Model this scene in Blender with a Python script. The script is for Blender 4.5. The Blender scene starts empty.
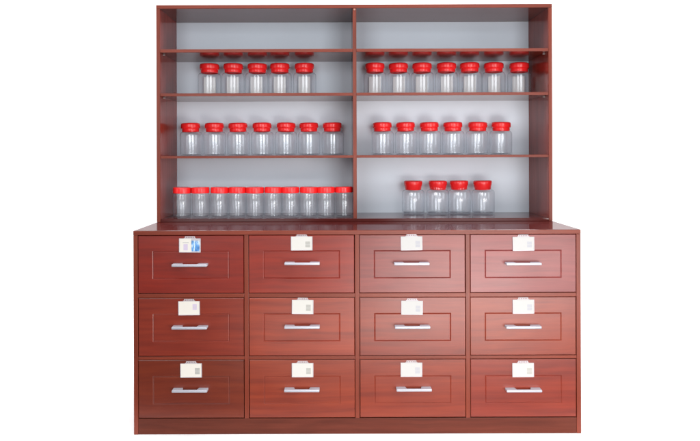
import bpy, bmesh, math, random
from mathutils import Vector, Matrix
random.seed(7)
C = bpy.context.scene.collection
PI = math.pi
TH = 0.00335            # slight roll of the hand-held camera
F = 642.0; D = 2.3; CAMZ = 0.996; CX = 0.067

# ------------------------------------------------------------------ helpers
def un(px, py, s):
    """photo measurement -> metres on the vertical plane whose scale is s px/m"""
    return ((px - 338 - TH*(py-156))/s, CAMZ - (py - 156 + TH*(px-338))/s)

def new_mat(name):
    m = bpy.data.materials.new(name); m.use_nodes = True
    nt = m.node_tree; nt.nodes.clear()
    out = nt.nodes.new('ShaderNodeOutputMaterial')
    return m, nt, out

def L(nt, a, b): nt.links.new(a, b)

def node(nt, t, **kw):
    n = nt.nodes.new(t)
    for k, v in kw.items():
        if k in n.inputs: n.inputs[k].default_value = v
        else: setattr(n, k, v)
    return n

def obj(name, bm, mats, parent=None, loc=(0, 0, 0), smooth=False, angle=35):
    me = bpy.data.meshes.new(name)
    bm.normal_update(); bm.to_mesh(me); bm.free()
    if not isinstance(mats, (list, tuple)): mats = [mats]
    for m in mats: me.materials.append(m)
    if smooth:
        for p in me.polygons: p.use_smooth = True
        try: me.set_sharp_from_angle(angle=math.radians(angle))
        except Exception: pass
    o = bpy.data.objects.new(name, me); C.objects.link(o)
    o.location = loc
    if parent: o.parent = parent
    return o

def inst(src, parent, loc, rz=0):
    o = src.copy(); C.objects.link(o); o.parent = parent; o.location = loc
    o.rotation_euler = (0, 0, rz)
    return o

def thing(name, label, cat, loc=(0, 0, 0), rz=0, group=None):
    o = bpy.data.objects.new(name, None); C.objects.link(o)
    o.empty_display_size = .05
    o.location = loc; o.rotation_euler = (0, 0, rz)
    o['label'] = label; o['category'] = cat
    if group: o['group'] = group
    return o

def box(bm, x0, x1, y0, y1, z0, z1, bevel=0.0, seg=2):
    r = bmesh.ops.create_cube(bm, size=1.0)
    vs = r['verts']
    for v in vs:
        v.co = Vector(((x0+x1)/2 + v.co.x*(x1-x0), (y0+y1)/2 + v.co.y*(y1-y0), (z0+z1)/2 + v.co.z*(z1-z0)))
    if bevel:
        es = {e for v in vs for e in v.link_edges}
        bmesh.ops.bevel(bm, geom=list(es), offset=bevel, segments=seg, affect='EDGES', profile=.6)

def board(name, mat, parent, x0, x1, y0, y1, z0, z1, bevel=.0012):
    """box with its origin at its own centre (so grain coordinates are local)"""
    cx, cy, cz = (x0+x1)/2, (y0+y1)/2, (z0+z1)/2
    bm = bmesh.new()
    box(bm, x0-cx, x1-cx, y0-cy, y1-cy, z0-cz, z1-cz, bevel)
    return obj(name, bm, mat, parent, (cx, cy, cz))

def lathe(bm, prof, n=64, mat=0):
    rings = []
    for r, z in prof:
        if r < 1e-6: rings.append([bm.verts.new((0, 0, z))])
        else: rings.append([bm.verts.new((r*math.cos(2*PI*i/n), r*math.sin(2*PI*i/n), z)) for i in range(n)])
    for a, b in zip(rings, rings[1:]):
        for i in range(n):
            j = (i+1) % n
            if len(a) == 1 and len(b) == 1: continue
            if len(a) == 1: f = bm.faces.new((a[0], b[i], b[j]))
            elif len(b) == 1: f = bm.faces.new((a[i], a[j], b[0]))
            else: f = bm.faces.new((a[i], a[j], b[j], b[i]))
            f.material_index = mat

# ------------------------------------------------------------------ materials
def wood(name, dark, mid, light, axis='X', rough=.3, spec=.35, vary=.25, flame=.5, coat=0.0):
    m, nt, out = new_mat(name)
    tc = node(nt, 'ShaderNodeTexCoord'); oi = node(nt, 'ShaderNodeObjectInfo')
    mul = node(nt, 'ShaderNodeVectorMath', operation='SCALE'); mul.inputs[0].default_value = (7.3, 3.1, 11.7)
    L(nt, oi.outputs['Random'], mul.inputs['Scale'])
    add = node(nt, 'ShaderNodeVectorMath', operation='ADD')
    L(nt, tc.outputs['Object'], add.inputs[0]); L(nt, mul.outputs[0], add.inputs[1])
    # gentle large warp so the grain wanders
    wn = node(nt, 'ShaderNodeTexNoise', Scale=3.2, Detail=2.0)
    L(nt, add.outputs[0], wn.inputs['Vector'])
    ws = node(nt, 'ShaderNodeVectorMath', operation='SCALE'); ws.inputs['Scale'].default_value = .030
    L(nt, wn.outputs['Color'], ws.inputs[0])
    a2 = node(nt, 'ShaderNodeVectorMath', operation='ADD')
    L(nt, add.outputs[0], a2.inputs[0]); L(nt, ws.outputs[0], a2.inputs[1])
    mp = node(nt, 'ShaderNodeMapping')
    mp.inputs['Scale'].default_value = {'X': (1.1, 34, 34), 'Z': (34, 34, 1.1), 'Y': (34, 1.1, 34)}[axis]
    L(nt, a2.outputs[0], mp.inputs['Vector'])
    n1 = node(nt, 'ShaderNodeTexNoise', Scale=1.6, Detail=5.0, Roughness=.62)
    L(nt, mp.outputs[0], n1.inputs['Vector'])
    # fine pores
    mp2 = node(nt, 'ShaderNodeMapping')
    mp2.inputs['Scale'].default_value = {'X': (9, 330, 330), 'Z': (330, 330, 9), 'Y': (330, 9, 330)}[axis]
    L(nt, a2.outputs[0], mp2.inputs['Vector'])
    n2 = node(nt, 'ShaderNodeTexNoise', Scale=1.0, Detail=3.0, Roughness=.6)
    L(nt, mp2.outputs[0], n2.inputs['Vector'])
    # growth-ring contours
    mp3 = node(nt, 'ShaderNodeMapping')
    mp3.inputs['Scale'].default_value = {'X': (.9, 5, 5), 'Z': (5, 5, .9), 'Y': (5, .9, 5)}[axis]
    L(nt, a2.outputs[0], mp3.inputs['Vector'])
    n3 = node(nt, 'ShaderNodeTexNoise', Scale=1.3, Detail=1.0)
    L(nt, mp3.outputs[0], n3.inputs['Vector'])
    k = node(nt, 'ShaderNodeMath', operation='MULTIPLY'); k.inputs[1].default_value = 70
    L(nt, n3.outputs['Fac'], k.inputs[0])
    sn = node(nt, 'ShaderNodeMath', operation='SINE'); L(nt, k.outputs[0], sn.inputs[0])
    fl = node(nt, 'ShaderNodeMath', operation='MULTIPLY'); fl.inputs[1].default_value = .07*flame
    L(nt, sn.outputs[0], fl.inputs[0])
    p = node(nt, 'ShaderNodeMath', operation='MULTIPLY_ADD'); p.inputs[1].default_value = .30
    L(nt, n2.outputs['Fac'], p.inputs[0]); L(nt, n1.outputs['Fac'], p.inputs[2])
    s = node(nt, 'ShaderNodeMath', operation='ADD'); L(nt, p.outputs[0], s.inputs[0]); L(nt, fl.outputs[0], s.inputs[1])
    cr = node(nt, 'ShaderNodeValToRGB')
    e = cr.color_ramp.elements
    e[0].position = .44; e[0].color = (*dark, 1)
    e[1].position = .86; e[1].color = (*light, 1)
    q = e.new(.66); q.color = (*mid, 1)
    L(nt, s.outputs[0], cr.inputs['Fac'])
    # board-to-board difference, times the object colour (on drawers with painted sheen and shade)
    hv = node(nt, 'ShaderNodeHueSaturation')
    mr = node(nt, 'ShaderNodeMapRange'); mr.inputs['To Min'].default_value = 1-vary*.5; mr.inputs['To Max'].default_value = 1+vary*.5
    L(nt, oi.outputs['Random'], mr.inputs['Value']); L(nt, mr.outputs[0], hv.inputs['Value'])
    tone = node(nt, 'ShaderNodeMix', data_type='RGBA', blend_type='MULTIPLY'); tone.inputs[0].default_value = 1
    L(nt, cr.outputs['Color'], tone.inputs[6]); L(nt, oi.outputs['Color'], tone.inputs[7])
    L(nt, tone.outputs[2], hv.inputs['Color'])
    b = node(nt, 'ShaderNodeBsdfPrincipled')
    b.inputs['Specular IOR Level'].default_value = spec
    L(nt, hv.outputs['Color'], b.inputs['Base Color'])
    # uneven lacquer
    rn = node(nt, 'ShaderNodeTexNoise', Scale=6.0, Detail=4.0)
    L(nt, add.outputs[0], rn.inputs['Vector'])
    rr = node(nt, 'ShaderNodeMapRange'); rr.inputs['To Min'].default_value = rough*.8; rr.inputs['To Max'].default_value = rough*1.2
    L(nt, rn.outputs['Fac'], rr.inputs['Value']); L(nt, rr.outputs[0], b.inputs['Roughness'])
    bp = node(nt, 'ShaderNodeBump', Strength=.05, Distance=.0006)
    L(nt, n2.outputs['Fac'], bp.inputs['Height'])
    bp2 = node(nt, 'ShaderNodeBump', Strength=.12, Distance=.004)
    L(nt, rn.outputs['Fac'], bp2.inputs['Height']); L(nt, bp.outputs[0], bp2.inputs['Normal'])
    L(nt, bp2.outputs[0], b.inputs['Normal'])
    if coat:
        gl = node(nt, 'ShaderNodeBsdfGlossy'); gl.inputs['Color'].default_value = (1, .97, .98, 1)
        L(nt, rr.outputs[0], gl.inputs['Roughness']); L(nt, bp2.outputs[0], gl.inputs['Normal'])
        b.inputs['Roughness'].default_value = .6
        for l in list(b.inputs['Roughness'].links): nt.links.remove(l)
        ms = node(nt, 'ShaderNodeMixShader'); ms.inputs[0].default_value = coat
        L(nt, b.outputs[0], ms.inputs[1]); L(nt, gl.outputs[0], ms.inputs[2])
        L(nt, ms.outputs[0], out.inputs['Surface'])
    else:
        L(nt, b.outputs[0], out.inputs['Surface'])
    return m

def plain(name, col, rough=.5, metal=0.0, spec=.5, mottle=.06, scale=40, coat=0.0, sss=0.0):
    m, nt, out = new_mat(name)
    tc = node(nt, 'ShaderNodeTexCoord')
    n = node(nt, 'ShaderNodeTexNoise', Scale=scale, Detail=3.0); L(nt, tc.outputs['Object'], n.inputs['Vector'])
    mx = node(nt, 'ShaderNodeMix', data_type='RGBA')
    mx.inputs[6].default_value = (*[c*(1-mottle) for c in col], 1)
    mx.inputs[7].default_value = (*[min(1, c*(1+mottle)) for c in col], 1)
    L(nt, n.outputs['Fac'], mx.inputs[0])
    b = node(nt, 'ShaderNodeBsdfPrincipled')
    b.inputs['Roughness'].default_value = rough; b.inputs['Metallic'].default_value = metal
    b.inputs['Specular IOR Level'].default_value = spec
    b.inputs['Coat Weight'].default_value = coat; b.inputs['Coat Roughness'].default_value = .1
    L(nt, mx.outputs[2], b.inputs['Base Color'])
    L(nt, b.outputs[0], out.inputs['Surface'])
    return m

def clear_plastic(name, tint=(.996, .997, 1.0), edge=(.66, .67, .70), boost=1.0):
    m, nt, out = new_mat(name)
    lw = node(nt, 'ShaderNodeLayerWeight', Blend=.5)
    mx = node(nt, 'ShaderNodeMix', data_type='RGBA')
    mx.inputs[6].default_value = (*tint, 1); mx.inputs[7].default_value = (*edge, 1)
    pw = node(nt, 'ShaderNodeMath', operation='POWER'); pw.inputs[1].default_value = 6.5
    L(nt, lw.outputs['Facing'], pw.inputs[0]); L(nt, pw.outputs[0], mx.inputs[0])
    tr = node(nt, 'ShaderNodeBsdfTransparent'); L(nt, mx.outputs[2], tr.inputs['Color'])
    gl = node(nt, 'ShaderNodeBsdfGlossy', Roughness=.10); gl.inputs['Color'].default_value = (.97, .985, 1, 1)
    tc = node(nt, 'ShaderNodeTexCoord')
    wn = node(nt, 'ShaderNodeTexNoise', Scale=22.0, Detail=2.0); L(nt, tc.outputs['Object'], wn.inputs['Vector'])
    bp = node(nt, 'ShaderNodeBump', Strength=.018, Distance=.004); L(nt, wn.outputs['Fac'], bp.inputs['Height'])
    L(nt, bp.outputs[0], gl.inputs['Normal'])
    lf = node(nt, 'ShaderNodeLayerWeight', Blend=.5)
    p5 = node(nt, 'ShaderNodeMath', operation='POWER'); p5.inputs[1].default_value = 4.5
    L(nt, lf.outputs['Facing'], p5.inputs[0])
    fm = node(nt, 'ShaderNodeMath', operation='MULTIPLY_ADD'); fm.inputs[1].default_value = .20*boost; fm.inputs[2].default_value = .036*boost
    L(nt, p5.outputs[0], fm.inputs[0])
    ms = node(nt, 'ShaderNodeMixShader')
    L(nt, fm.outputs[0], ms.inputs[0]); L(nt, tr.outputs[0], ms.inputs[1]); L(nt, gl.outputs[0], ms.inputs[2])
    g2 = node(nt, 'ShaderNodeBsdfGlossy', Roughness=.42); g2.inputs['Color'].default_value = (.96, .97, 1, 1)
    m2 = node(nt, 'ShaderNodeMixShader'); m2.inputs[0].default_value = .032
    L(nt, ms.outputs[0], m2.inputs[1]); L(nt, g2.outputs[0], m2.inputs[2])
    L(nt, m2.outputs[0], out.inputs['Surface'])
    return m

def picture_mat(name):
    """small blue-and-white printed picture"""
    m, nt, out = new_mat(name)
    tc = node(nt, 'ShaderNodeTexCoord')
    mp = node(nt, 'ShaderNodeMapping'); mp.inputs['Rotation'].default_value = (0, math.radians(35), 0); mp.inputs['Scale'].default_value = (60, 60, 26)
    L(nt, tc.outputs['Object'], mp.inputs['Vector'])
    n = node(nt, 'ShaderNodeTexNoise', Scale=1.0, Detail=4.0, Roughness=.6, Distortion=.8); L(nt, mp.outputs[0], n.inputs['Vector'])
    cr = node(nt, 'ShaderNodeValToRGB'); e = cr.color_ramp.elements
    e[0].position = .38; e[0].color = (.05, .16, .40, 1); e[1].position = .62; e[1].color = (.75, .86, .92, 1)
    q = e.new(.5); q.color = (.10, .30, .62, 1)
    L(nt, n.outputs['Fac'], cr.inputs['Fac'])
    sep = node(nt, 'ShaderNodeSeparateXYZ'); L(nt, tc.outputs['Object'], sep.inputs[0])
    mr = node(nt, 'ShaderNodeMapRange'); mr.inputs['From Min'].default_value = .010; mr.inputs['From Max'].default_value = .024
    L(nt, sep.outputs['Z'], mr.inputs['Value'])
    mx = node(nt, 'ShaderNodeMix', data_type='RGBA'); mx.inputs[7].default_value = (.16, .17, .13, 1)
    mm = node(nt, 'ShaderNodeMath', operation='MULTIPLY'); mm.inputs[1].default_value = .55
    L(nt, mr.outputs[0], mm.inputs[0]); L(nt, mm.outputs[0], mx.inputs[0]); L(nt, cr.outputs['Color'], mx.inputs[6])
    b = node(nt, 'ShaderNodeBsdfPrincipled', Roughness=.4)
    L(nt, mx.outputs[2], b.inputs['Base Color']); L(nt, b.outputs[0], out.inputs['Surface'])
    return m

RED_D, RED_M, RED_L = (.130, .0105, .0032), (.174, .0160, .0046), (.206, .0220, .0063)
M_front = wood('cherry_front', RED_D, RED_M, RED_L, 'X', rough=.355, spec=.60, vary=.10)
M_edge_x = wood('cherry_edge_x', (.125, .019, .0085), (.165, .026, .0115), (.20, .034, .015), 'X', rough=.38, spec=.36, vary=.10, flame=.2)
M_edge_z = wood('cherry_edge_z', (.125, .019, .0085), (.165, .026, .0115), (.20, .034, .015), 'Z', rough=.38, spec=.36, vary=.10, flame=.2)
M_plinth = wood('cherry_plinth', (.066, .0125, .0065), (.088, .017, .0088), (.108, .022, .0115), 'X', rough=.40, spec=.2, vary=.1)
M_top = wood('cherry_counter', (.05, .006, .005), (.065, .008, .007), (.08, .011, .008), 'X', rough=.07, spec=.02, vary=.05, coat=.24)
M_shelf = wood('cherry_shelf', (.10, .02, .015), (.13, .028, .02), (.16, .036, .025), 'X', rough=.13, spec=.36, vary=.1, flame=.2)
M_side = wood('cherry_side', (.19, .028, .019), (.24, .036, .024), (.29, .046, .031), 'Z', rough=.15, spec=.15, vary=.08, flame=.3)
M_bottom = wood('cherry_bottom', (.05, .006, .005), (.075, .010, .008), (.10, .014, .010), 'X', rough=.14, spec=.5, vary=.05, flame=.2)
M_back = plain('grey_back_panel', (.72, .785, .86), rough=.45, spec=.4, mottle=.015, scale=3)
M_carc = plain('carcass_dark', (.05, .012, .009), rough=.6)
M_metal = plain('satin_aluminium', (.43, .44, .50), rough=.36, metal=.25, mottle=.02)
M_holder = plain('holder_plastic', (.47, .43, .455), rough=.35, mottle=.03)
M_paper = plain('card_paper', (.48, .476, .466), rough=.75, spec=.2, mottle=.012, scale=90)
M_paper_m = plain('card_paper_mid', (.56, .55, .52), rough=.75, spec=.2, mottle=.012, scale=90)
M_paper_w = plain('card_paper_warm', (.66, .63, .575), rough=.75, spec=.2, mottle=.012, scale=90)
M_mark_g = plain('print_grey', (.38, .375, .35), rough=.75, spec=.2, mottle=.12, scale=500)
M_mark_l = plain('print_lavender', (.52, .45, .57), rough=.75, spec=.2, mottle=.10, scale=500)
M_mark_p = plain('print_pale', (.40, .40, .43), rough=.75, spec=.2, mottle=.08, scale=500)
M_mark_t = plain('print_text', (.46, .45, .44), rough=.75, spec=.2, mottle=.25, scale=900)
M_pict = picture_mat('printed_picture')
M_lid = plain('red_plastic', (.90, .020, .022), rough=.24, spec=.5, mottle=.04, scale=60)
M_clear = clear_plastic('clear_jar')
M_base = clear_plastic('clear_jar_base', tint=(.86, .87, .89), edge=(.42, .42, .45))
M_label = plain('white_jar_label', (.95, .95, .94), rough=.6, spec=.3, mottle=.01)
M_pin = plain('pin_plastic', (.34, .27, .26), rough=.4)
M_floor = plain('white_studio_floor', (.90, .90, .90), rough=.9, spec=0.0, mottle=.004, scale=2)

# ------------------------------------------------------------------ the setting: white sweep
bm = bmesh.new()
vs = [bm.verts.new(v) for v in ((-9, -.16, 0), (9, -.16, 0), (9, 1.6, 0), (-9, 1.6, 0))]
bm.faces.new(vs)
o = obj('floor', bm, M_floor); o['kind'] = 'structure'
bm = bmesh.new()
pr = [(1.6, 0.0)] + [(1.6+.8*math.sin(a), .8-.8*math.cos(a)) for a in [PI/2*i/16 for i in range(1, 17)]] + [(2.4, 4.2)]
prev = None
for y, z in pr:
    cur = [bm.verts.new((-9, y, z)), bm.verts.new((9, y, z))]
    if prev: bm.faces.new((prev[0], prev[1], cur[1], cur[0]))
    prev = cur
o = obj('wall', bm, M_floor, smooth=True, angle=60); o['kind'] = 'structure'

# ------------------------------------------------------------------ drawer cabinet
W = 1.603; T = .0155; HB = .730; DEP = .579
X0, X1 = CX - W/2, CX + W/2
cab = thing('drawer_cabinet', 'wide reddish wooden cabinet with twelve drawers standing on the white floor', 'cabinet', (CX, 0, 0))
def cb(name, mat, x0, x1, y0, y1, z0, z1, bevel=.0012): return board(name, mat, cab, x0-CX, x1-CX, y0, y1, z0, z1, bevel)
ow = (W - 5*T)/4
rows = [(.504, .7145), (.279, .4895), (.0575, .2675)]        # openings, top to bottom
PL = .0565
cb('side_panel', M_edge_z, X0, X0+T, 0, DEP, 0, HB-T-.0002)
cb('side_panel', M_edge_z, X1-T, X1, 0, DEP, 0, HB-T-.0002)
cb('countertop', M_top, X0, X1, .0035, DEP, HB-T, HB, .001)
cb('countertop_edge', M_edge_x, X0, X1, -.001, .0033, HB-T+.0002, HB-.0006, .0008)
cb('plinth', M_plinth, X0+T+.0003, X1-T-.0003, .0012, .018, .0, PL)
cb('back_panel', M_carc, X0+T+.001, X1-T-.001, DEP-.012, DEP-.002, .01, HB-T-.001, 0)
for k in range(3):
    x = X0 + T + ow + k*(ow+T)
    cb('divider', M_edge_z, x, x+T, .0006, DEP-.013, PL+.0004, HB-T-.0004)
for k in range(4):
    xa = X0 + T + k*(ow+T)
    for (za, zb) in ((rows[1][1], rows[0][0]), (rows[2][1], rows[1][0])):
        cb('rail', M_edge_x, xa+.0003, xa+ow-.0003, .0016, .05, za, zb)

def rect_loop(w0, w1, h0, h1, y): return [(w0, y, h0), (w1, y, h0), (w1, y, h1), (w0, y, h1)]
def drawer_bm(w, h, pw, ph, poz):
    """slab front with a routed V-groove rectangle"""
    bm = bmesh.new()
    g, dpt, e = .0048, .0015, .0012
    a = w/2; b = h/2
    loops = [rect_loop(-a, a, -b, b, .018), rect_loop(-a, a, -b, b, e), rect_loop(-a+e, a-e, -b+e, b-e, 0),
             rect_loop(-pw/2-g/2, pw/2+g/2, poz-ph/2-g/2, poz+ph/2+g/2, 0),
             rect_loop(-pw/2, pw/2, poz-ph/2, poz+ph/2, dpt),
             rect_loop(-pw/2+g/2, pw/2-g/2, poz-ph/2+g/2, poz+ph/2-g/2, 0)]
    vl = [[bm.verts.new(c) for c in lp] for lp in loops]
    for p, q in zip(vl, vl[1:]):
        for i in range(4):
            bm.faces.new((p[i], p[(i+1) % 4], q[(i+1) % 4], q[i]))
    bm.faces.new(vl[-1]); bm.faces.new(vl[0][::-1])
    # the box behind the front
    box(bm, -a-.0013, a+.0013, .0182, .42, -b-.0013, b+.0013)
    return bm

def handle_bm():
    """U-shaped bar pull: thick front bar on two broad feet"""
    bm = bmesh.new()
    w, dep, h, fw, bar = .0625, .027, .0082, .034, .0095
    pts = [(-w, 0), (-w, -dep), (w, -dep), (w, 0), (w-fw, 0), (w-fw-.004, -dep+bar), (-w+fw+.004, -dep+bar), (-w+fw, 0)]
    lo = [bm.verts.new((x, y, -h/2)) for x, y in pts]; hi = [bm.verts.new((x, y, h/2)) for x, y in pts]
    bm.faces.new(lo[::-1]); bm.faces.new(hi)
    n = len(pts)
    for i in range(n): bm.faces.new((lo[i], lo[(i+1) % n], hi[(i+1) % n], hi[i]))
    bmesh.ops.recalc_face_normals(bm, faces=bm.faces[:])
    es = [e for e in bm.edges if not all(abs(v.co.y) < 1e-6 for v in e.verts)]
    bmesh.ops.bevel(bm, geom=es, offset=.0016, segments=3, affect='EDGES', profile=.5)
    return bm

CW, CH = .0770, .0500
def holder_bm():
    """thin plastic holder: back plate, raised rim on three sides and a perforated tab on top"""
    bm = bmesh.new()
    w, h = CW/2, CH/2
    box(bm, -w, w, -.0012, 0, -h, h, .0003, 1)
    r = .0022
    box(bm, -w-.0002, -w+r, -.0032, -.0013, -h, h, .0004, 1)
    box(bm, w-r, w+.0002, -.0032, -.0013, -h, h, .0004, 1)
    box(bm, -w+r+.0001, w-r-.0001, -.0032, -.0013, -h-.0002, -h+r, .0004, 1)
    # tab with slots
    t0, t1, hh = .0215, .0175, .0078
    n = 5
    box(bm, -t0, t0, -.0018, -.0002, h+.0002, h+.0022)
    box(bm, -t1, t1, -.0018, -.0002, h+hh-.0020, h+hh)
    for k in range(n+1):
        x = -t1 + .0015 + (2*t1-.003)*k/n
        box(bm, x-.0017, x+.0017, -.0018, -.0002, h+.0023, h+hh-.0021)
    return bm

def card_bm(special, mark):
    """card sheet; the printed patch is a set of faces of its own in the sheet"""
    bm = bmesh.new()
    w, h = CW/2-.0006, CH/2-.0006
    y = -.0024
    def grid(xs, zs, idx):
        vv = [[bm.verts.new((x, y, z)) for x in xs] for z in zs]
        for j in range(len(zs)-1):
            for i in range(len(xs)-1):
                f = bm.faces.new((vv[j][i], vv[j][i+1], vv[j+1][i+1], vv[j+1][i])); f.material_index = idx(i, j)
    X = lambda u: -w + 2*w*u
    Z = lambda v: h - 2*h*v
    if special:
        xs = [X(u) for u in (0, .16, .20, .40, .45, .555, .575, .955, 1)]
        zs = [Z(v) for v in (1, .93, .86, .40, .32, .26, .13, 0)]
        def idx(i, j):
            if i == 5: return 3
            if i == 6 and 1 <= j <= 5: return 2
            if i == 7 or (i == 6): return 4
            if i == 2 and j == 2: return 1
            if i in (1, 2, 3) and j == 4: return 3
            return 0
    else:
        u0, u1, v0, v1 = mark
        d = (v1-v0)/5
        xs = [X(u) for u in (0, u0, u1, 1)]
        zs = [Z(v) for v in (1, v1, v1-d*.9, v1-d*1.3, v1-d*2.2, v1-d*2.6, v0, 0)]
        def idx(i, j):
            if i == 1 and 1 <= j <= 5: return 1 if j != 4 else 3
            return 0
    grid(xs, zs, idx)
    # tuck the edges back so the sheet has thickness
    ed = [e for e in bm.edges if e.is_boundary]
    r = bmesh.ops.extrude_edge_only(bm, edges=ed)
    for v in [g for g in r['geom'] if isinstance(g, bmesh.types.BMVert)]: v.co.y += .0008
    return bm

cards = [[(178.9, 200.9, 238.3, 252.6), (290.8, 312.6, 236.3, 250.6), (400.9, 422.3, 236.5, 250.2), (512.8, 534, 236.9, 250.7)],
         [(178, 200, 301.1, 315.4), (292, 313.3, 300.1, 314), (401.5, 422.6, 301, 314.5), (512.7, 534.2, 299.8, 313.6)],
         [(180.2, 202, 363.7, 377.3), (291.8, 313.4, 363.4, 376.9), (400.9, 422, 363.1, 376.4), (512.2, 534, 363, 377)]]
handles = [[(189.6, 265.3), (302.1, 263.6), (411.7, 263.8), (523.5, 263.8)],
           [(189.5, 327.8), (302.1, 327.1), (412.5, 327.1), (523.5, 327.1)],
           [(189.8, 390.7), (301.9, 390.2), (414, 389.6), (523.9, 390.4)]]
marks = [[None, (.67, .90, .36, .78), (.68, .90, .33, .78), (.67, .90, .34, .76)],
         [(.67, .87, .20, .62), (.66, .88, .32, .78), (.67, .89, .34, .78), (.68, .91, .33, .78)],
         [(.68, .91, .30, .77), (.67, .89, .33, .78), (.67, .90, .32, .77), (.68, .91, .34, .80)]]
mk = [[M_mark_l, M_mark_g, M_mark_p, M_mark_p], [M_mark_l, M_mark_g, M_mark_p, M_mark_p], [M_mark_g, M_mark_g, M_mark_p, M_mark_g]]
# wood tone per drawer front; sheen and shade are also painted into it
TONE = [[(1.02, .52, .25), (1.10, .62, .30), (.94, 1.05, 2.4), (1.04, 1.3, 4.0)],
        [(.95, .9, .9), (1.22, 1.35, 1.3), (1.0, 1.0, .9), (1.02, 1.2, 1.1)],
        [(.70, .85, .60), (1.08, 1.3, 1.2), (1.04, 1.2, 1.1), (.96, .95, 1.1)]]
h_src = h_obj = None
GAP = .0020
for r in range(3):
    za, zb = rows[r]
    for c in range(4):
        xa = X0 + T + c*(ow+T)
        w, h = ow-2*GAP, zb-za-2*GAP
        cx, cz = xa+ow/2 + random.uniform(-.0006, .0006), (za+zb)/2
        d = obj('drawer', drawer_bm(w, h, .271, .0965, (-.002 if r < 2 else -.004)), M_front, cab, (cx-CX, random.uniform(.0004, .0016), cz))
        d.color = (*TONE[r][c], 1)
        hx, hz = un(*handles[r][c], 279*1.008)
        if h_src is None:
            h_src = obj('handle', handle_bm(), M_metal, d, (hx-cx, 0, hz-cz), smooth=True, angle=40)
            h_obj = obj('label_holder', holder_bm(), M_holder, d)
        else:
            inst(h_src, d, (hx-cx, 0, hz-cz))
        x0, x1, y0, y1 = cards[r][c]
        px, pz = un((x0+x1)/2, (y0+y1)/2, 279*1.001)
        tilt = random.uniform(-.012, .012)
        ho = h_obj if (r == 0 and c == 0) else inst(h_obj, d, (0, 0, 0))
        ho.location = (px-cx, -.0002, pz-cz); ho.rotation_euler = (0, tilt, 0)
        pm = (M_paper_w, M_paper_m, M_paper, M_paper)[c]
        cd = obj('label_card', card_bm(r == 0 and c == 0, marks[r][c]), [pm, mk[r][c], M_pict, M_mark_t, M_holder], d, (px-cx, -.0002, pz-cz))
        cd.rotation_euler = (0, tilt, 0)
        if r == 0 and c == 0: cd['label'] = 'label card half white and half blue picture'
        if r == 1 and c == 0: cd['label'] = 'cream label card with small lavender square at its upper right'

# ------------------------------------------------------------------ hutch
HY = .299; HT = 1.609; t = .0145
YB = DEP                                                  # back
hut = thing('shelf_unit', 'tall open reddish shelf unit with grey back standing on the drawer cabinet', 'shelf', (CX, HY, HB))
def hb(name, mat, x0, x1, y0, y1, z0, z1, bevel=.001): return board(name, mat, hut, x0-CX, x1-CX, y0-HY, y1-HY, z0-HB, z1-HB, bevel)
E = .0042                                                  # edge banding on the fronts
def edged(name, mat, emat, x0, x1, z0, z1, yf, yb=YB):
    o = hb(name, mat, x0, x1, yf+E, yb, z0, z1, 0)
    cx, cy, cz = (x0+x1)/2, (yf+yb)/2, (z0+z1)/2
    e = board('edge_band', emat, None, x0, x1, yf, yf+E-.0001, z0, z1, .0009)
    e.parent = o; e.location = (0, (yf+E/2)-(yf+E+yb)/2, 0)
    return o
BB = .0125
edged('side_panel', M_side, M_edge_z, X0, X0+t, HB+.0006, HT-t-.0003, HY)
edged('side_panel', M_side, M_edge_z, X1-t, X1, HB+.0006, HT-t-.0003, HY)
edged('top_panel', M_shelf, M_edge_x, X0, X1, HT-t, HT, HY-.0008)
hb('bottom_panel', M_bottom, X0+t+.0003, X1-t-.0003, HY+.002, YB-.008, HB+.0006, HB+BB)
XD = (355.0-338)/247
edged('divider', M_side, M_edge_z, XD-.0072, XD+.0072, HB+BB+.0003, HT-t-.0003, HY+.0004, YB-.008)
hb('back_panel', M_back, X0+t+.0002, X1-t-.0002, YB-.0075, YB-.001, HB+.001, HT-t-.0004, 0)
SH = [(1.4175, 1.4300), (1.2405, 1.2520), (.9885, .9985)]
for (za, zb) in SH:
    for (xa, xb) in ((X0+t+.0004, XD-.0076), (XD+.0076, X1-t-.0004)):
        edged('shelf', M_shelf, M_edge_x, xa, xb, za, zb, HY+.0014, YB-.008)
def pin_bm():
    bm = bmesh.new(); lathe(bm, [(0, -.0045), (.0026, -.0045), (.003, -.004), (.003, .004), (.0026, .0045), (0, .0045)], 16)
    bmesh.ops.rotate(bm, verts=bm.verts[:], cent=(0, 0, 0), matrix=Matrix.Rotation(PI/2, 3, 'Y'))
    return bm
pin = None
for (za, zb) in SH[:2]:
    for x in (X0+t+.0047, X1-t-.0047):
        loc = (x-CX, .045, za-.0034-HB)
        if pin is None: pin = obj('shelf_pin', pin_bm(), M_pin, hut, loc, smooth=True)
        else: inst(pin, hut, loc)
bm = bmesh.new(); lathe(bm, [(0, -.0008), (.0035, -.0008), (.004, 0), (.004, .002), (0, .002)], 20)
bmesh.ops.rotate(bm, verts=bm.verts[:], cent=(0, 0, 0), matrix=Matrix.Rotation(-PI/2, 3, 'X'))
obj('screw_cap', bm, plain('cap_plastic', (.36, .18, .13), rough=.5), hut, (XD-CX, -.0004, HT-t-.006-HB), smooth=True)

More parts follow.
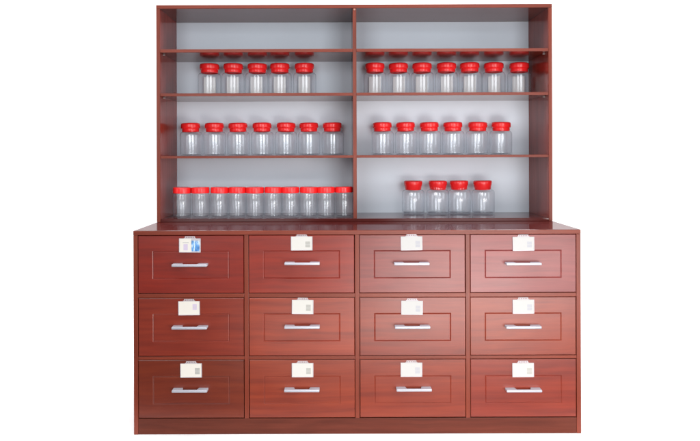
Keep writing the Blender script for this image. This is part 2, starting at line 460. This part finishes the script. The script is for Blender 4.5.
# ------------------------------------------------------------------ jars
def jar_body_bm():
    bm = bmesh.new()
    R = .0490
    prof = [(.040, .0045), (.0455, .0012), (.0478, .0015), (.0488, .0050), (R, .009), (R-.0006, .0165), (R-.0001, .0185), (R, .089),
            (.0485, .0945), (.0465, .0995), (.0430, .1030), (.0372, .1052), (.0345, .1070), (.0340, .1240)]
    lathe(bm, prof, 72)
    inner = [(.0326, .1240), (.0331, .1062), (.0360, .1036), (.0420, .1014), (.0453, .0984), (.0470, .0940), (.0475, .0885), (.0475, .012), (.0455, .0075)]
    lathe(bm, inner, 72)
    lathe(bm, [(.0455, .0074), (.030, .0062), (0, .0075)], 72, 1)
    lathe(bm, [(.0, .0058), (.030, .0046), (.040, .0045)], 72, 1)
    return bm
def lid_ring_bm():
    bm = bmesh.new()
    lathe(bm, [(.0335, .1042), (.0360, .1044), (.0367, .1060), (.0369, .1180), (.0364, .1192), (.0394, .1200), (.0408, .1212), (.0413, .1237),
               (.0413, .1345), (.0408, .1385), (.0388, .1415), (.0350, .1430), (.0320, .1432), (.0310, .1424), (0, .1422)], 72)
    # fine grip ribs on the wide ring
    for v in bm.verts:
        if .121 < v.co.z < .136 and v.co.xy.length > .039:
            a = math.atan2(v.co.y, v.co.x)
            k = 1 - .012*(int(round(a/(2*PI)*72)) % 2)
            v.co.x *= k; v.co.y *= k
    return bm
def lid_taper_bm():
    bm = bmesh.new()
    lathe(bm, [(.0320, .1045), (.0335, .1047), (.0345, .1065), (.0368, .1200), (.0392, .1290), (.0396, .1320), (.0396, .1395), (.0388, .1425), (.0365, .1440),
               (.0320, .1442), (.0310, .1434), (0, .1432)], 72)
    return bm
def back_label_bm():
    bm = bmesh.new()
    n = 16; R = .0468; prev = None
    for i in range(n+1):
        a = PI/2 + math.radians(-33 + 66*i/n)
        cur = [bm.verts.new((R*math.cos(a), R*math.sin(a), z)) for z in (.014, .0795)] + [bm.verts.new((.045*math.cos(a), .045*math.sin(a), .0925))]
        if prev:
            for j in range(2): bm.faces.new((prev[j], cur[j], cur[j+1], prev[j+1]))
        prev = cur
    return bm
def slim_body_bm():
    bm = bmesh.new(); R = .0365
    prof = [(.028, .0045), (.0335, .0010), (.0352, .0012), (.0362, .004), (R, .008), (R, .0165), (R-.0012, .018), (R-.0012, .020), (R, .0215),
            (R, .0815), (R-.0012, .083), (R-.0012, .085), (R, .0865), (R, .0950), (.0358, .0985), (.0345, .1005), (.0342, .114)]
    lathe(bm, prof, 64)
    inner = [(.0330, .114), (.0333, .1002), (.0346, .098), (.0352, .0945), (.0352, .011), (.0335, .0072)]
    lathe(bm, inner, 64)
    lathe(bm, [(.0335, .0071), (.02, .006), (0, .007)], 64, 1)
    lathe(bm, [(0, .0055), (.02, .0046), (.028, .0045)], 64, 1)
    return bm
def slim_lid_bm():
    bm = bmesh.new()
    lathe(bm, [(.0345, .1015), (.0366, .1016), (.0372, .1024), (.0374, .1040), (.0374, .1205), (.0370, .1235), (.0358, .1250), (.0325, .1256), (.0315, .1250), (0, .1250)], 96)
    for v in bm.verts:
        if .103 < v.co.z < .122 and v.co.xy.length > .037:
            k = 1 - .009*(int(round(math.atan2(v.co.y, v.co.x)/(2*PI)*96)) % 2)
            v.co.x *= k; v.co.y *= k
    return bm

src = {}
def part(key, name, fn, mats, parent):
    if key not in src:
        src[key] = obj(name, fn(), mats, parent, smooth=True, angle=50); return src[key]
    return inst(src[key], parent, (0, 0, 0))

WORD = ['', 'first', 'second', 'third', 'fourth', 'fifth', 'sixth', 'seventh', 'eighth', 'ninth', 'tenth']
NUM = ['', 'one', 'two', 'three', 'four', 'five', 'six', 'seven', 'eight', 'nine', 'ten']
def place(k, n):
    if k == 1: return 'leftmost'
    if k == n: return 'rightmost'
    if n % 2 and k == (n+1)//2: return 'middle one'
    if k <= n//2: return WORD[k] + ' from left'
    return WORD[n+1-k] + ' from right'

ROWS = [  # centres in the photo, plane depth, shelf z, kind, phrase, group
    ((209.4, 233.1, 256.8, 280.2, 304.8), .515, SH[1][1], 'ring_label', 'white-backed jar with red lid, {} of five on upper left shelf', 'red-lidded jars on the upper left shelf', 80),
    ((375, 399, 422.3, 446.2, 470, 493.6, 519.2), .515, SH[1][1], 'ring_label', 'white-backed jar with red lid, {} of seven on upper right shelf', 'red-lidded jars on the upper right shelf', 80),
    ((191.4, 214.8, 238.5, 262.4, 285.9, 309.2, 332.7), .515, SH[2][1], 'ring', 'wide clear empty jar with red lid, {} of seven on middle left shelf', 'red-lidded jars on the middle left shelf', 140),
    ((382.7, 406.1, 429.8, 453.2, 477, 500.6), .515, SH[2][1], 'ring', 'wide clear empty jar with red lid, {} of six on middle right shelf', 'red-lidded jars on the middle right shelf', 140),
    ((182, 201, 219.2, 237.2, 255.1, 273, 290.6, 308.4, 326.2, 344.2), .365, HB+BB, 'slim', 'slim clear jar with flat red lid, {} of ten on bottom left', 'slim jars standing close together at the bottom left', 202),
    ((413.3, 437.6, 459.5, 483), .500, HB+BB, 'taper', 'wide clear jar with tapered red lid, {} of four on bottom right', 'jars with tapered lids at the bottom right', 200),
]
for xs, y, z, kind, phrase, group, py in ROWS:
    s = 642/(D+y)
    for i, px in enumerate(xs):
        X, _ = un(px, py, s)
        dy = random.uniform(-.004, .004)
        j = thing('jar', phrase.format(place(i+1, len(xs))), 'jar', (X, y+dy, z+.0004), 0, group)
        if kind == 'ring_label': j.scale = (1.03, 1.03, 1.035)
        spin = random.uniform(0, 2*PI)
        if kind == 'slim':
            b = part('slim_body', 'jar_body', slim_body_bm, [M_clear, M_base], j)
            l = part('slim_lid', 'lid', slim_lid_bm, M_lid, j)
        else:
            b = part('wide_body', 'jar_body', jar_body_bm, [M_clear, M_base], j)
            if kind == 'taper': l = part('taper_lid', 'lid', lid_taper_bm, M_lid, j)
            else: l = part('ring_lid', 'lid', lid_ring_bm, M_lid, j)
            if kind == 'ring_label':
                q = part('back_label', 'label', back_label_bm, M_label, j)
                q.rotation_euler = (0, 0, math.atan2(-X, y+D) + random.uniform(-.08, .08))
        b.rotation_euler = (0, 0, spin)
        l.rotation_euler = (random.uniform(-.02, .02), random.uniform(-.02, .02), spin)

# ------------------------------------------------------------------ light
def area(name, loc, target, sx, sy, radiance, col):
    d = bpy.data.lights.new(name, 'AREA'); d.shape = 'RECTANGLE'; d.size = sx; d.size_y = sy
    d.energy = radiance*sx*sy*PI; d.color = col
    o = bpy.data.objects.new(name, d); C.objects.link(o); o.location = loc
    v = Vector(target)-Vector(loc)
    o.rotation_euler = v.to_track_quat('-Z', 'Y').to_euler()
    return o
area('window_light', (.88, -1.5, .31), (.88, 0, .31), 1.40, .60, 9.4, (1, .945, .925))
area('low_sheen_light', (.28, -1.0, .13), (.28, 0, .13), 1.4, .24, 4.0, (1, .92, .82))  # added low lamp, lays a sheen on the lower middle drawers
area('front_light', (-.95, -3.2, 1.5), (-.2, .3, 1.25), 1.2, 1.5, 5.6, (.93, .97, 1))
area('front_light', (1.15, -3.2, 1.5), (.3, .3, 1.25), 1.2, 1.5, 7.4, (.93, .97, 1))
area('side_light', (-3.6, -2.0, 1.3), (0, .4, 1.1), 1.6, 1.8, 1.5, (.93, .97, 1))
area('side_light', (3.6, -2.0, 1.3), (0, .4, 1.1), 1.6, 1.8, 3.0, (.93, .97, 1))
area('overhead_fill', (0, .1, 2.95), (0, .1, 0), 5.0, 2.6, 5.1, (1, 1, 1))  # added softbox overhead, keeps the floor white
area('backdrop_light', (.9, .7, 3.1), (.9, 2.4, 1.0), 3.0, .6, 8.0, (1, 1, 1))

w = bpy.data.worlds.new('World'); bpy.context.scene.world = w; w.use_nodes = True
bg = w.node_tree.nodes['Background']; bg.inputs[0].default_value = (.96, .97, 1, 1); bg.inputs[1].default_value = .16

# ------------------------------------------------------------------ camera
cd = bpy.data.cameras.new('camera'); cam = bpy.data.objects.new('camera', cd); C.objects.link(cam)
cam.location = (0, -D, CAMZ); cam.rotation_euler = (PI/2, TH, 0)
cd.sensor_width = 36; cd.sensor_fit = 'HORIZONTAL'; cd.lens = 36*F/700
cd.shift_x = 12/700; cd.shift_y = -(220.5-156)/700
cd.clip_start = .05; cd.clip_end = 100
sc = bpy.context.scene; sc.camera = cam
sc.view_settings.view_transform = 'Standard'; sc.view_settings.look = 'None'; sc.view_settings.exposure = 0
try:
    sc.cycles.transparent_max_bounces = 40; sc.cycles.max_bounces = 10
except Exception: pass
